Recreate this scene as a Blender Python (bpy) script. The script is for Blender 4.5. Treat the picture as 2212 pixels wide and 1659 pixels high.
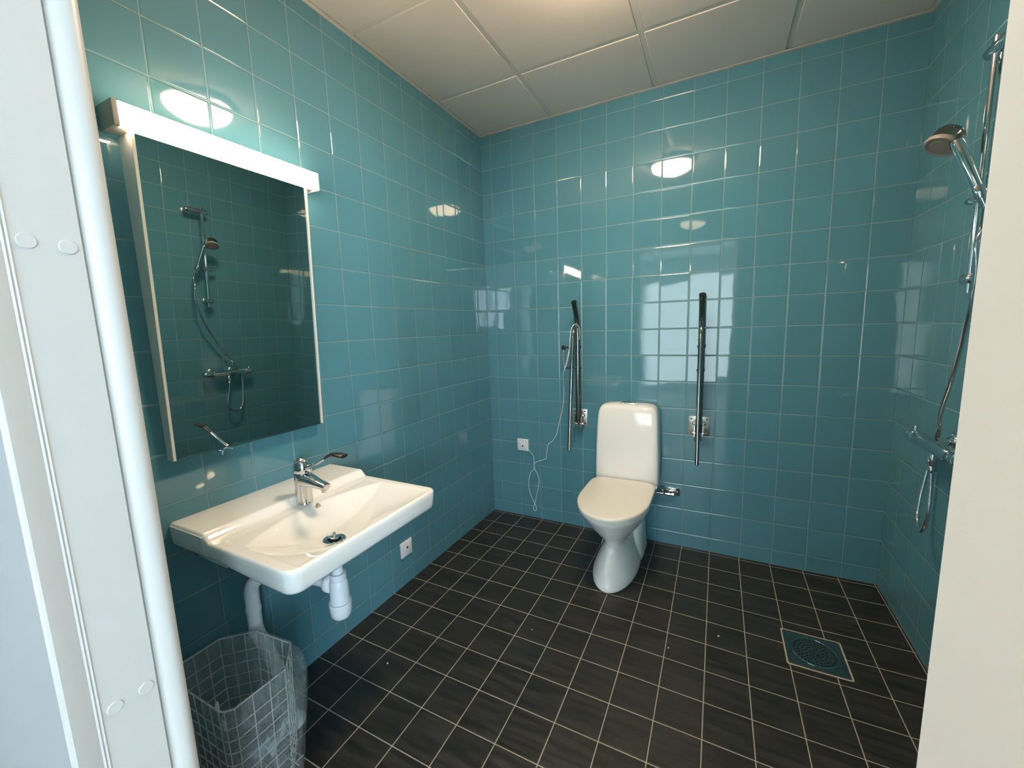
import bpy, bmesh, math, random
from mathutils import Vector, Matrix
random.seed(7)
S = bpy.context.scene
for o in list(bpy.data.objects): bpy.data.objects.remove(o)
COL = S.collection
PI = math.pi

# ------------------------------------------------------------------ camera
cam_d = bpy.data.cameras.new('camera'); cam = bpy.data.objects.new('camera', cam_d); COL.objects.link(cam)
yaw, pitch, roll = .4707, -.138, .0318
cam_d.sensor_width = 36.0; cam_d.sensor_fit = 'HORIZONTAL'; cam_d.lens = 36 * 876.512 / 2212
cam_d.clip_start = .01; cam_d.clip_end = 200
Rz = Matrix.Rotation(yaw, 3, 'Z'); Rx = Matrix.Rotation(pitch, 3, 'X'); Ry = Matrix.Rotation(roll, 3, 'Y')
R = Rz @ Rx @ Ry
right, fwd, up = R.col[0], R.col[1], R.col[2]
M = Matrix((right, up, -fwd)).transposed().to_4x4()
M.translation = Vector((1.4201, -2.45, 1.3171))
cam.matrix_world = M
S.camera = cam

# ------------------------------------------------------------------ world, daylight, exposure
W = bpy.data.worlds.new('sky'); S.world = W; W.use_nodes = True
wn = W.node_tree; wn.nodes.clear()
wo = wn.nodes.new('ShaderNodeOutputWorld'); wb = wn.nodes.new('ShaderNodeBackground')
wb.inputs[0].default_value = (.78, .89, 1.0, 1); wb.inputs[1].default_value = 17.0
wn.links.new(wb.outputs[0], wo.inputs[0])
SKY_PORTALS = [((3.42, -6.02, 1.77), (1.04, .96), 0), ((4.62, -5.08, 1.48), (.72, 1.96), 90)]
for i, (loc, (sx, sy), turn) in enumerate(SKY_PORTALS):
    ld = bpy.data.lights.new('window_portal', 'AREA'); ld.shape = 'RECTANGLE'; ld.size = sx; ld.size_y = sy
    ld.cycles.is_portal = True
    lo = bpy.data.objects.new('window_portal', ld); lo.location = loc
    lo.rotation_euler = (math.radians(90), 0, math.radians(turn)); COL.objects.link(lo)
sun_d = bpy.data.lights.new('fill_sun', 'SUN'); sun_d.energy = 50; sun_d.angle = math.radians(.6); sun_d.color = (.92, .97, 1)  # added light, aimed through the side window to brighten the hall wall
fill_sun = bpy.data.objects.new('fill_sun', sun_d); COL.objects.link(fill_sun); fill_sun.location = (9, -3, 6)
fill_sun.rotation_euler = Vector((-3.6, -1.0, -.32)).to_track_quat('-Z', 'Y').to_euler()
VANITY_E, DOME_E = 22.0, 40.0
S.view_settings.view_transform = 'Standard'; S.view_settings.look = 'None'
S.view_settings.gamma = 1; S.view_settings.use_curve_mapping = False
S.view_settings.exposure = 1.5

# ------------------------------------------------------------------ room numbers (metres)
RW, RH, RD = 2.1636, 2.545, 2.17          # width, ceiling height, depth to the door wall
T, G = .15, .0027                         # wall tile module and joint
H0, W0, V0 = .0828, .0709, .1503          # first joints: above the floor, from the corner on the back and side walls

# ------------------------------------------------------------------ materials
def lin(c):
    return tuple((v/12.92 if v <= .04045 else ((v+.055)/1.055)**2.4) for v in [x/255 for x in c]) + (1,)

def nodes(name):
    m = bpy.data.materials.new(name); m.use_nodes = True
    n = m.node_tree.nodes; l = m.node_tree.links
    n.clear(); out = n.new('ShaderNodeOutputMaterial'); p = n.new('ShaderNodeBsdfPrincipled')
    l.new(p.outputs[0], out.inputs[0])
    return m, n, l, p, out

def mat(name, rgb, rough=.5, metal=0, spec=.5, coat=0, noise=0, nscale=40, bump=0):
    m, n, l, p, out = nodes(name)
    p.inputs['Base Color'].default_value = lin(rgb); p.inputs['Roughness'].default_value = rough
    p.inputs['Metallic'].default_value = metal; p.inputs['Specular IOR Level'].default_value = spec
    p.inputs['Coat Weight'].default_value = coat; p.inputs['Coat Roughness'].default_value = .04
    if noise or bump:
        g = n.new('ShaderNodeNewGeometry'); t = n.new('ShaderNodeTexNoise')
        t.inputs['Scale'].default_value = nscale; t.inputs['Detail'].default_value = 4
        l.new(g.outputs['Position'], t.inputs['Vector'])
        if noise:
            mr = n.new('ShaderNodeMapRange'); l.new(t.outputs[0], mr.inputs[0])
            mr.inputs[3].default_value = max(.02, rough-noise); mr.inputs[4].default_value = rough+noise
            l.new(mr.outputs[0], p.inputs['Roughness'])
        if bump:
            b = n.new('ShaderNodeBump'); b.inputs['Strength'].default_value = 1; b.inputs['Distance'].default_value = bump
            l.new(t.outputs[0], b.inputs['Height']); l.new(b.outputs[0], p.inputs['Normal'])
    return m

def emit(name, rgb, strength):
    m, n, l, p, out = nodes(name)
    p.inputs['Base Color'].default_value = (.8, .8, .8, 1); p.inputs['Roughness'].default_value = .4
    p.inputs['Emission Color'].default_value = lin(rgb); p.inputs['Emission Strength'].default_value = strength
    return m

class NB:
    """tiny helper for math node graphs"""
    def __init__(s, n, l): s.n, s.l = n, l
    def m(s, op, a, b=None, c=None):
        k = s.n.new('ShaderNodeMath'); k.operation = op
        for i, v in enumerate((a, b, c)):
            if v is None: continue
            if isinstance(v, (int, float)): k.inputs[i].default_value = v
            else: s.l.new(v, k.inputs[i])
        return k.outputs[0]
    def sm(s, v, a, b, lo=0., hi=1.):
        k = s.n.new('ShaderNodeMapRange'); k.interpolation_type = 'SMOOTHSTEP'
        s.l.new(v, k.inputs[0]); k.inputs[1].default_value = a; k.inputs[2].default_value = b
        k.inputs[3].default_value = lo; k.inputs[4].default_value = hi
        return k.outputs[0]

def tile_material(name, axis_u, axis_v, u0, v0, pu, pv, joint, tile_rgb, joint_rgb, rough, tilt, pillow, usign=1, vsign=1, floor=False, spec=.7):
    m, n, l, p, out = nodes(name); b = NB(n, l)
    g = n.new('ShaderNodeNewGeometry'); sp = n.new('ShaderNodeSeparateXYZ'); l.new(g.outputs['Position'], sp.inputs[0])
    U = b.m('DIVIDE', b.m('SUBTRACT', b.m('MULTIPLY', sp.outputs[axis_u], usign), u0), pu)
    V = b.m('DIVIDE', b.m('SUBTRACT', b.m('MULTIPLY', sp.outputs[axis_v], vsign), v0), pv)
    fu, fv = b.m('FRACT', U), b.m('FRACT', V); cu, cv = b.m('FLOOR', U), b.m('FLOOR', V)
    du = b.m('MULTIPLY', b.m('MINIMUM', fu, b.m('SUBTRACT', 1., fu)), pu)
    dv = b.m('MULTIPLY', b.m('MINIMUM', fv, b.m('SUBTRACT', 1., fv)), pv)
    d = b.m('MINIMUM', du, dv)
    face = b.sm(d, joint/2-.0004, joint/2+.0005)                       # 1 on the tile, 0 in the joint
    cb = n.new('ShaderNodeCombineXYZ'); l.new(cu, cb.inputs[0]); l.new(cv, cb.inputs[1])
    wn_ = n.new('ShaderNodeTexWhiteNoise'); wn_.noise_dimensions = '3D'; l.new(cb.outputs[0], wn_.inputs['Vector'])
    sc = n.new('ShaderNodeSeparateColor'); l.new(wn_.outputs['Color'], sc.inputs[0])
    # height: rounded arris + a slightly different lie of every tile + faint glaze waviness
    edge = b.sm(d, joint/2-.0006, joint/2+.0042, 0, pillow)
    hx = b.m('MULTIPLY', b.m('MULTIPLY', b.m('SUBTRACT', sc.outputs[0], .5), b.m('SUBTRACT', fu, .5)), tilt*pu)
    hy = b.m('MULTIPLY', b.m('MULTIPLY', b.m('SUBTRACT', sc.outputs[1], .5), b.m('SUBTRACT', fv, .5)), tilt*pv)
    ns = n.new('ShaderNodeTexNoise'); ns.inputs['Scale'].default_value = 9 if not floor else 90; ns.inputs['Detail'].default_value = 1 if not floor else 5
    l.new(g.outputs['Position'], ns.inputs['Vector'])
    wv = b.m('MULTIPLY', ns.outputs[0], .00035 if not floor else .0005)
    hgt = b.m('ADD', b.m('ADD', edge, wv), b.m('MULTIPLY', b.m('ADD', hx, hy), face))
    bp = n.new('ShaderNodeBump'); bp.inputs['Strength'].default_value = 1; bp.inputs['Distance'].default_value = 1
    l.new(hgt, bp.inputs['Height']); l.new(bp.outputs[0], p.inputs['Normal'])
    # colour
    mixc = n.new('ShaderNodeMix'); mixc.data_type = 'RGBA'
    A, Bc = mixc.inputs[6], mixc.inputs[7]
    A.default_value = lin(joint_rgb)
    hs = n.new('ShaderNodeHueSaturation'); hs.inputs['Color'].default_value = lin(tile_rgb)
    val = b.m('ADD', .965, b.m('MULTIPLY', sc.outputs[2], .07))
    if floor:
        mp = n.new('ShaderNodeMapping'); mp.inputs['Scale'].default_value = (5, 42, 1)
        l.new(g.outputs['Position'], mp.inputs['Vector'])
        # every tile carries its own streaks
        off = n.new('ShaderNodeVectorMath'); off.operation = 'ADD'; l.new(mp.outputs[0], off.inputs[0])
        so = n.new('ShaderNodeVectorMath'); so.operation = 'SCALE'; so.inputs['Scale'].default_value = 37.; l.new(wn_.outputs['Color'], so.inputs[0])
        l.new(so.outputs[0], off.inputs[1])
        st = n.new('ShaderNodeTexNoise'); st.inputs['Scale'].default_value = 1; st.inputs['Detail'].default_value = 5; st.inputs['Roughness'].default_value = .6
        l.new(off.outputs[0], st.inputs['Vector'])
        val = b.m('MULTIPLY', val, b.sm(st.outputs[0], .28, .75, .55, 1.55))
        rg = b.sm(st.outputs[0], .3, .7, rough-.06, rough+.08)
    l.new(val, hs.inputs['Value']); l.new(hs.outputs[0], Bc)
    l.new(face, mixc.inputs[0]); l.new(mixc.outputs[2], p.inputs['Base Color'])
    mr = n.new('ShaderNodeMix'); mr.data_type = 'FLOAT'; mr.inputs[2].default_value = .55
    if floor: l.new(rg, mr.inputs[3])
    else: mr.inputs[3].default_value = rough
    l.new(face, mr.inputs[0]); l.new(mr.outputs[0], p.inputs['Roughness'])
    p.inputs['Specular IOR Level'].default_value = spec
    return m

TEAL, JOINT = (85, 137, 153), (128, 152, 155)
M_BACK = tile_material('teal_tile_back', 0, 2, W0, H0, T, T, G, TEAL, JOINT, .035, .010, .0009)
M_LEFT = tile_material('teal_tile_left', 1, 2, V0, H0, T, T, G, TEAL, JOINT, .035, .010, .0009, usign=-1)
M_RIGHT = tile_material('teal_tile_right', 1, 2, .148, H0, T, T, G, TEAL, JOINT, .035, .010, .0009, usign=-1)
M_FRONT = tile_material('teal_tile_front', 0, 2, W0, H0, T, T, G, TEAL, JOINT, .035, .010, .0009)
M_FLOOR = tile_material('black_floor_tile', 0, 1, .0883, .1686, .1477, .1464, .0030, (42, 40, 38), (176, 168, 150), .38, .006, .0006, vsign=-1, floor=True, spec=.5)
M_PAINT = mat('white_wall_paint', (226, 228, 228), .6, bump=.0004, nscale=220)
M_HALL = mat('hall_wall_paint', (222, 224, 224), .7)
M_HSHADE = mat('shaded_hall_paint', (150, 150, 150), .7)  # darkened in the colour to stand in for a bystander's shadow
M_HFLOOR = mat('hall_floor', (120, 116, 108), .5)
M_PANEL = mat('ceiling_panel_white', (230, 218, 208), .9, bump=.0004, nscale=600)
M_BAR = mat('ceiling_grid_white', (222, 214, 206), .5)
M_JAMB = mat('white_lacquered_frame', (207, 204, 199), .38, bump=.00008, nscale=900)
M_CAP = mat('white_screw_cap', (209, 206, 202), .3)
M_JAMB2 = mat('cream_lacquered_frame', (238, 232, 222), .45, bump=.0001, nscale=900)
M_CER = mat('white_porcelain', (242, 241, 238), .06, coat=.3)
M_SEAT = mat('white_seat_plastic', (234, 230, 221), .14)
M_CHROME = mat('polished_chrome', (214, 216, 218), .055, metal=1)
M_STEEL = mat('brushed_stainless', (150, 148, 142), .13, metal=1, noise=.03, nscale=120)
M_PLATE = mat('stainless_plate', (192, 188, 182), .36, metal=1, noise=.05)
M_BLACK = mat('black_plastic', (16, 15, 16), .35)
M_GRIP = mat('dark_brown_black_grip', (34, 26, 25), .32)
M_WPLAS = mat('white_plastic', (232, 234, 236), .28)
M_PIPE = mat('white_pipe_plastic', (226, 230, 236), .3)
M_RED = mat('red_button', (150, 18, 34), .3)
M_GREY = mat('grey_print', (176, 176, 178), .5)
M_CORD = mat('white_cord', (236, 238, 238), .6)
M_WIRE = mat('grey_coated_wire', (220, 218, 214), .32)
M_MIRROR = mat('mirror_glass', (190, 200, 196), .0, metal=1)
M_MFRAME = mat('white_mirror_frame', (232, 228, 220), .3)
M_CAPG = mat('grey_beige_end_cap', (188, 176, 164), .5)
M_HOUSE = mat('lamp_housing_white', (220, 214, 204), .5)
M_VAN = emit('vanity_diffuser', (255, 226, 190), VANITY_E)
M_DOME = emit('dome_diffuser', (255, 226, 190), DOME_E)
M_DRAIN = mat('satin_drain_steel', (128, 138, 138), .30, metal=1, noise=.08, nscale=60)
M_DARK = mat('dark_void', (6, 6, 6), .9)
M_SPRAY = mat('grey_spray_face', (150, 142, 134), .45, bump=.0006, nscale=500)
M_PAPER = mat('white_paper', (232, 232, 230), .7)
M_CRUMB = mat('white_crumb', (236, 232, 224), .8)
M_LEAF = mat('tree_leaves', (58, 84, 50), .8)

def glass_material(name, rgb, tr, rough=.0):
    m, n, l, p, out = nodes(name)
    t = n.new('ShaderNodeBsdfTransparent'); t.inputs[0].default_value = lin(rgb)
    mx = n.new('ShaderNodeMixShader'); mx.inputs[0].default_value = 1-tr
    p.inputs['Base Color'].default_value = lin(rgb); p.inputs['Roughness'].default_value = rough
    l.new(t.outputs[0], mx.inputs[1]); l.new(p.outputs[0], mx.inputs[2]); l.new(mx.outputs[0], out.inputs[0])
    return m
M_PANE = glass_material('window_pane', (240, 246, 248), .9)

def bag_material():
    m, n, l, p, out = nodes('clear_bag_film'); b = NB(n, l)
    t = n.new('ShaderNodeBsdfTransparent'); t.inputs[0].default_value = (.93, .95, .95, 1)
    p.inputs['Base Color'].default_value = lin((206, 212, 214)); p.inputs['Roughness'].default_value = .14
    g = n.new('ShaderNodeNewGeometry'); ns = n.new('ShaderNodeTexNoise'); ns.inputs['Scale'].default_value = 26; ns.inputs['Detail'].default_value = 5; ns.inputs['Distortion'].default_value = 1.4
    mp = n.new('ShaderNodeMapping'); mp.inputs['Scale'].default_value = (1, 1, .45); l.new(g.outputs['Position'], mp.inputs[0]); l.new(mp.outputs[0], ns.inputs['Vector'])
    bp = n.new('ShaderNodeBump'); bp.inputs['Strength'].default_value = 1; bp.inputs['Distance'].default_value = .012
    l.new(ns.outputs[0], bp.inputs['Height']); l.new(bp.outputs[0], p.inputs['Normal'])
    lw = n.new('ShaderNodeLayerWeight'); lw.inputs[0].default_value = .35; l.new(bp.outputs[0], lw.inputs['Normal'])
    f = b.m('MINIMUM', b.m('ADD', b.m('MULTIPLY', lw.outputs['Facing'], .34), b.sm(ns.outputs[0], .42, .70, .08, .27)), .75)
    mx = n.new('ShaderNodeMixShader'); l.new(f, mx.inputs[0]); l.new(t.outputs[0], mx.inputs[1]); l.new(p.outputs[0], mx.inputs[2]); l.new(mx.outputs[0], out.inputs[0])
    return m
M_BAG = bag_material()

# ------------------------------------------------------------------ mesh helpers
def box(bm, x0, x1, y0, y1, z0, z1, bev=0, seg=2):
    vs = [bm.verts.new((x, y, z)) for z in (z0, z1) for y in (y0, y1) for x in (x0, x1)]
    F = [(0, 2, 3, 1), (4, 5, 7, 6), (0, 1, 5, 4), (2, 6, 7, 3), (0, 4, 6, 2), (1, 3, 7, 5)]
    fs = [bm.faces.new([vs[i] for i in f]) for f in F]
    if bev:
        es = list({e for f in fs for e in f.edges})
        bmesh.ops.bevel(bm, geom=es, offset=bev, segments=seg, profile=.5, affect='EDGES', clamp_overlap=True)
    return fs

def smooth_path(pts, n=8):
    P = [Vector(p) for p in pts]; out = []
    for i in range(len(P)-1):
        a = P[max(i-1, 0)]; b = P[i]; c = P[i+1]; d = P[min(i+2, len(P)-1)]
        for k in range(n):
            t = k/n
            out.append(.5*((2*b)+(c-a)*t+(2*a-5*b+4*c-d)*t*t+(3*b-a-3*c+d)*t*t*t))
    out.append(P[-1]); return out

def tube(bm, pts, r, seg=14, cap=True):
    P = [Vector(p) for p in pts]; n = len(P)
    rr = r if isinstance(r, (list, tuple)) else [r]*n
    t0 = (P[1]-P[0]).normalized()
    ref = Vector((0, 0, 1)) if abs(t0.z) < .9 else Vector((1, 0, 0))
    nrm = t0.cross(ref).normalized(); rings = []
    for i in range(n):
        t = (P[min(i+1, n-1)]-P[max(i-1, 0)]).normalized()
        nrm = (nrm-t*nrm.dot(t)).normalized(); bi = t.cross(nrm)
        rings.append([bm.verts.new(P[i]+rr[i]*(math.cos(2*PI*k/seg)*nrm+math.sin(2*PI*k/seg)*bi)) for k in range(seg)])
    for a, b in zip(rings, rings[1:]):
        for k in range(seg):
            bm.faces.new((a[k], a[(k+1) % seg], b[(k+1) % seg], b[k]))
    if cap:
        bm.faces.new(list(reversed(rings[0]))); bm.faces.new(rings[-1])
    return rings

def lathe(bm, prof, c, d=(0, 0, 1), seg=32):
    """prof = [(radius, distance along d)]; closed at the ends when the radius is 0"""
    d = Vector(d).normalized(); c = Vector(c)
    ref = Vector((0, 0, 1)) if abs(d.z) < .9 else Vector((1, 0, 0))
    a = d.cross(ref).normalized(); b = d.cross(a)
    rings = []
    for r, h in prof:
        if r <= 1e-6: rings.append([bm.verts.new(c+d*h)])
        else: rings.append([bm.verts.new(c+d*h+r*(math.cos(2*PI*k/seg)*a+math.sin(2*PI*k/seg)*b)) for k in range(seg)])
    for p, q in zip(rings, rings[1:]):
        for k in range(seg):
            k2 = (k+1) % seg
            if len(p) == 1 and len(q) == 1: continue
            if len(p) == 1: bm.faces.new((p[0], q[k], q[k2]))
            elif len(q) == 1: bm.faces.new((p[k], p[k2], q[0]))
            else: bm.faces.new((p[k], p[k2], q[k2], q[k]))
    if len(rings[0]) > 1: bm.faces.new(list(reversed(rings[0])))
    if len(rings[-1]) > 1: bm.faces.new(rings[-1])

def loft(bm, rings, cap=True):
    R_ = [[bm.verts.new(v) for v in r] for r in rings]; n = len(R_[0])
    for a, b in zip(R_, R_[1:]):
        for k in range(n): bm.faces.new((a[k], a[(k+1) % n], b[(k+1) % n], b[k]))
    if cap:
        bm.faces.new(list(reversed(R_[0]))); bm.faces.new(R_[-1])

def rrect(cx, cy, hx, hy, e, z, n=48):
    """superellipse ring"""
    out = []
    for k in range(n):
        a = 2*PI*k/n; c, s = math.cos(a), math.sin(a)
        out.append((cx+hx*math.copysign(abs(c)**(2/e), c), cy+hy*math.copysign(abs(s)**(2/e), s), z))
    return out

def build(name, bm, mats, parent=None, angle=40, label=None, smooth=True):
    bmesh.ops.recalc_face_normals(bm, faces=bm.faces)
    if parent is not None:
        off = Vector((0, 0, 0)); q = parent
        while q is not None: off += q.location; q = q.parent
        bmesh.ops.translate(bm, verts=bm.verts, vec=-off)
    me = bpy.data.meshes.new(name); bm.to_mesh(me); bm.free()
    for m in (mats if isinstance(mats, (list, tuple)) else [mats]): me.materials.append(m)
    if smooth:
        me.shade_smooth(); me.set_sharp_from_angle(angle=math.radians(angle))
    o = bpy.data.objects.new(name, me); COL.objects.link(o)
    if parent is not None: o.parent = parent
    if label: o['label'] = label
    return o

def thing(name, label, cat, loc, group=None):
    o = bpy.data.objects.new(name, None); COL.objects.link(o); o.location = loc
    o.empty_display_size = .05
    o['label'] = label; o['category'] = cat
    if group: o['group'] = group
    return o

def tag(o, label, cat, group=None):
    o['label'] = label; o['category'] = cat
    if group: o['group'] = group
    return o

def struct(o, label=None, cat=None):
    o['kind'] = 'structure'
    if label: o['label'] = label
    if cat: o['category'] = cat
    return o

def bmnew(): return bmesh.new()

# ================================================================== ROOM SHELL
TH = .10
DCX, DCY = 1.808, -.618                      # floor drain centre
def fz(x, y): return -.014*max(0., 1-math.hypot(x-DCX, y-DCY)/.75)

# floor: a fine grid that falls gently to the drain
bm = bmnew(); NX, NY = 73, 76
gv = [[bm.verts.new((RW*i/(NX-1), -2.30*j/(NY-1), fz(RW*i/(NX-1), -2.30*j/(NY-1)))) for i in range(NX)] for j in range(NY)]
for j in range(NY-1):
    for i in range(NX-1): bm.faces.new((gv[j][i], gv[j+1][i], gv[j+1][i+1], gv[j][i+1]))
ring = [gv[0][i] for i in range(NX)]+[gv[j][NX-1] for j in range(1, NY)]+[gv[NY-1][i] for i in range(NX-2, -1, -1)]+[gv[j][0] for j in range(NY-2, 0, -1)]
low = [bm.verts.new((v.co.x, v.co.y, -.12)) for v in ring]
for k in range(len(ring)): bm.faces.new((ring[k], ring[(k+1) % len(ring)], low[(k+1) % len(ring)], low[k]))
bm.faces.new(low)
struct(build('floor', bm, M_FLOOR), 'bathroom floor of square black tiles with pale joints', 'floor')

bm = bmnew(); box(bm, -TH, RW+TH, 0, TH, -.12, RH+.12); struct(build('wall_back', bm, M_BACK, smooth=False), 'teal tiled wall behind the toilet', 'wall')
bm = bmnew(); box(bm, -TH, 0, -RD, 0, -.12, RH+.12); struct(build('wall_left', bm, M_LEFT, smooth=False), 'teal tiled wall carrying the mirror and washbasin', 'wall')
bm = bmnew(); box(bm, RW, RW+TH, -RD, 0, -.12, RH+.12); struct(build('wall_right', bm, M_RIGHT, smooth=False), 'teal tiled wall carrying the shower', 'wall')

JL, JR, DH = .661, 1.532, 2.085              # door opening
bm = bmnew()
box(bm, -TH, .653, -2.30, -RD, -.12, RH+.12)
box(bm, JR+.025, RW+TH, -2.30, -RD, -.12, RH+.12)
box(bm, .653, JR+.025, -2.30, -RD, DH+.025, RH+.12)
bmesh.ops.recalc_face_normals(bm, faces=bm.faces)
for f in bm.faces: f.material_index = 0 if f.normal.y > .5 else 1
struct(build('wall_front', bm, [M_FRONT, M_HSHADE], smooth=False), 'wall around the doorway', 'wall')

# door frame
door = thing('door_1', 'white lacquered door frame around the open doorway', 'door frame', (JL, -2.235, 0)); door['kind'] = 'structure'
prof = [(.653, -2.303), (.6675, -2.303), (.6685, -2.300), (.6665, -2.290), (.6615, -2.2755), (.6628, -2.2735), (.6610, -2.2715), (.6628, -2.2695), (.661, -2.2675),
        (.661, -2.2052), (.6575, -2.2040), (.6560, -2.2015), (.6575, -2.1990), (.6605, -2.1955), (.6635, -2.1905), (.6655, -2.1840), (.6660, -2.1800), (.6652, -2.1760), (.6628, -2.1722), (.6600, -2.1695), (.653, -2.1680)]
bm = bmnew(); loft(bm, [[(x, y, z) for x, y in prof] for z in (0, DH)]); build('jamb', bm, M_JAMB, door, angle=25)
prof2 = [(JR+.027, -2.312), (JR-.004, -2.312), (JR-.005, -2.306), (JR, -2.300), (JR, -2.176), (JR-.001, -2.168), (JR+.010, -2.160), (JR+.027, -2.160)]
bm = bmnew(); loft(bm, [[(x, y, z) for x, y in prof2] for z in (0, DH)]); build('jamb', bm, M_JAMB2, door, angle=25)
bm = bmnew(); box(bm, JL-.008, JR+.027, -2.303, -2.160, DH, DH+.028, .003); build('header', bm, M_JAMB, door)
for y, z in ((-2.255, 1.441), (-2.219, 1.439), (-2.254, .792), (-2.218, .792)):
    bm = bmnew(); lathe(bm, [(.0092, 0), (.0092, .0007), (.0084, .0014), (.0055, .0013), (0, .0015)], (JL, y, z), (1, 0, 0), 28)
    build('screw_cap', bm, M_CAP, door)

# ceiling: slab, exposed grid, one panel per bay
bm = bmnew(); box(bm, -TH, RW+TH, -2.30, TH, RH+.06, RH+.12)
ceil = struct(build('ceiling', bm, M_BAR, smooth=False), 'suspended ceiling of white panels in a light grid', 'ceiling')
gx = [-.085, .5, 1.083, 1.665, RW+.085]; gy = [.11, -.475, -1.06, -1.645, -2.25]
for x in gx[1:-1]:
    bm = bmnew(); box(bm, x-.012, x+.012, -RD, 0, RH+.0045, RH+.045); build('grid_bar', bm, M_BAR, ceil, smooth=False)
for y in gy[1:-1]:
    bm = bmnew(); box(bm, 0, RW, y-.012, y+.012, RH+.004, RH+.044); build('grid_bar', bm, M_BAR, ceil, smooth=False)
for i in range(4):
    for j in range(4):
        x0, x1 = max(gx[i]+.0125, .019), min(gx[i+1]-.0125, RW-.019); y1, y0 = min(gy[j]-.0125, -.019), max(gy[j+1]+.0125, -RD+.019)
        bm = bmnew(); box(bm, x0, x1, y0, y1, RH, RH+.02, .0015, 1)
        build('ceiling_panel', bm, M_PANEL, ceil)
for x0, x1, y0, y1 in ((0, .018, -RD, 0), (RW-.018, RW, -RD, 0), (.018, RW-.018, -.018, 0), (.018, RW-.018, -RD, -RD+.018)):
    bm = bmnew(); box(bm, x0, x1, y0, y1, RH-.002, RH+.0)
    build('wall_angle', bm, M_PANEL, ceil, smooth=False)

# ------------------------------------------------------------------ hall outside the door (where the daylight comes from)
HX0, HX1, HY0 = -1.0, 4.6, -6.0
bm = bmnew(); box(bm, HX0, HX1, HY0, -2.30, -.12, 0); struct(build('floor_hall', bm, M_HFLOOR, smooth=False), 'grey floor of the hall outside the doorway', 'floor')
bm = bmnew(); box(bm, HX0, HX1, HY0, -2.30, 2.55, 2.65); struct(build('ceiling_hall', bm, M_HALL, smooth=False), 'white ceiling of the hall outside the doorway', 'ceiling')
WZ0, WZ1 = 1.29, 2.25
wins = [('back', 2.90, 3.94, WZ0, WZ1), ('side', -5.48, -4.68, .45, 2.50)]  # the side window is unseen, added to light the hall's back wall
bm = bmnew()
a, b_ = wins[0][1:3]
for x0, x1, z0, z1 in ((HX0, a, -.12, 2.65), (b_, HX1, -.12, 2.65), (a, b_, -.12, WZ0), (a, b_, WZ1, 2.65)): box(bm, x0, x1, HY0-.1, HY0, z0, z1)
struct(build('wall_hall_back', bm, M_HALL, smooth=False), 'white hall wall with the window facing the bathroom', 'wall')
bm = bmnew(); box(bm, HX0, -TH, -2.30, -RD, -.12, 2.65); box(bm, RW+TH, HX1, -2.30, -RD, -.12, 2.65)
struct(build('wall_hall_front', bm, M_HSHADE, smooth=False), 'hall wall beside the bathroom, darkened as if in shade', 'wall')
bm = bmnew(); box(bm, HX0-.1, HX0, HY0-.1, -2.30, -.12, 2.65); struct(build('wall_hall_left', bm, M_HALL, smooth=False), 'white hall wall left of the doorway', 'wall')
bm = bmnew(); a, b_, z0, z1 = wins[1][1:]
for y0, y1, za, zb in ((HY0-.1, a, -.12, 2.65), (b_, -2.30, -.12, 2.65), (a, b_, -.12, z0), (a, b_, z1, 2.65)): box(bm, HX1, HX1+.1, y0, y1, za, zb)
struct(build('wall_hall_right', bm, M_HALL, smooth=False), 'white hall wall right of the doorway, with an added window', 'wall')
for i, (side, a, b_, WZ0, WZ1) in enumerate(wins):
    w = thing('window_%d' % (i+1), 'white framed hall window %s' % ('opposite the bathroom door' if i == 0 else 'added in the side wall of the hall to bring in light'), 'window', (.5*(a+b_), HY0-.05, WZ0) if i == 0 else (HX1+.05, .5*(a+b_), WZ0)); w['kind'] = 'structure'
    def wbox(bm, u0, u1, d0, d1, z0, z1, bev=0):
        if side == 'back': box(bm, u0, u1, HY0-d1, HY0-d0, z0, z1, bev)
        else: box(bm, HX1+d0, HX1+d1, u0, u1, z0, z1, bev)
    bm = bmnew()
    for x0, x1, z0, z1 in ((a, a+.05, WZ0, WZ1), (b_-.05, b_, WZ0, WZ1), (a+.05, b_-.05, WZ0, WZ0+.05), (a+.05, b_-.05, WZ1-.05, WZ1), (.5*(a+b_)-.025, .5*(a+b_)+.025, WZ0+.05, WZ1-.05))[:5 if side == 'back' else 4]:
        wbox(bm, x0, x1, .03, .08, z0, z1, .003)
    build('window_frame', bm, M_JAMB, w)
    bm = bmnew(); wbox(bm, a+.05, b_-.05, .054, .058, WZ0+.05, WZ1-.05); build('pane', bm, M_PANE, w, smooth=False)

# ================================================================== MIRROR (leans forward at the top) AND ITS LAMP
MY0, MY1, MZ0, MZ1 = -1.886, -1.388, .966, 1.842
tl = math.tan(math.radians(2.3))
def mfx(z): return .0325+(z-.968)*tl
mir = thing('wall_mirror', 'tall mirror in a thin white frame above the washbasin', 'mirror', (0, .5*(MY0+MY1), MZ0))
bm = bmnew()
loft(bm, [[(.0, y, MZ0), (mfx(MZ0)-.0068, y, MZ0), (mfx(MZ1)-.0068, y, MZ1), (.0, y, MZ1)] for y in (MY0+.004, MY1-.004)])
build('backing', bm, M_MFRAME, mir, smooth=False)
bm = bmnew()
loft(bm, [[(mfx(MZ0)-.0065, y, MZ0+.003), (mfx(MZ0)-.0035, y, MZ0+.003), (mfx(MZ1)-.0035, y, MZ1), (mfx(MZ1)-.0065, y, MZ1)] for y in (MY0+.006, MY1-.006)])
build('mirror_glass', bm, M_MIRROR, mir, smooth=False)
for y0, y1 in ((MY0-.001, MY0+.006), (MY1-.004, MY1+.001)):
    bm = bmnew(); loft(bm, [[(0, y, MZ0), (mfx(MZ0)+.0015, y, MZ0), (mfx(MZ1)+.0015, y, MZ1), (0, y, MZ1)] for y in (y0, y1)])
    build('side_frame', bm, M_MFRAME, mir, smooth=False)
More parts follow.
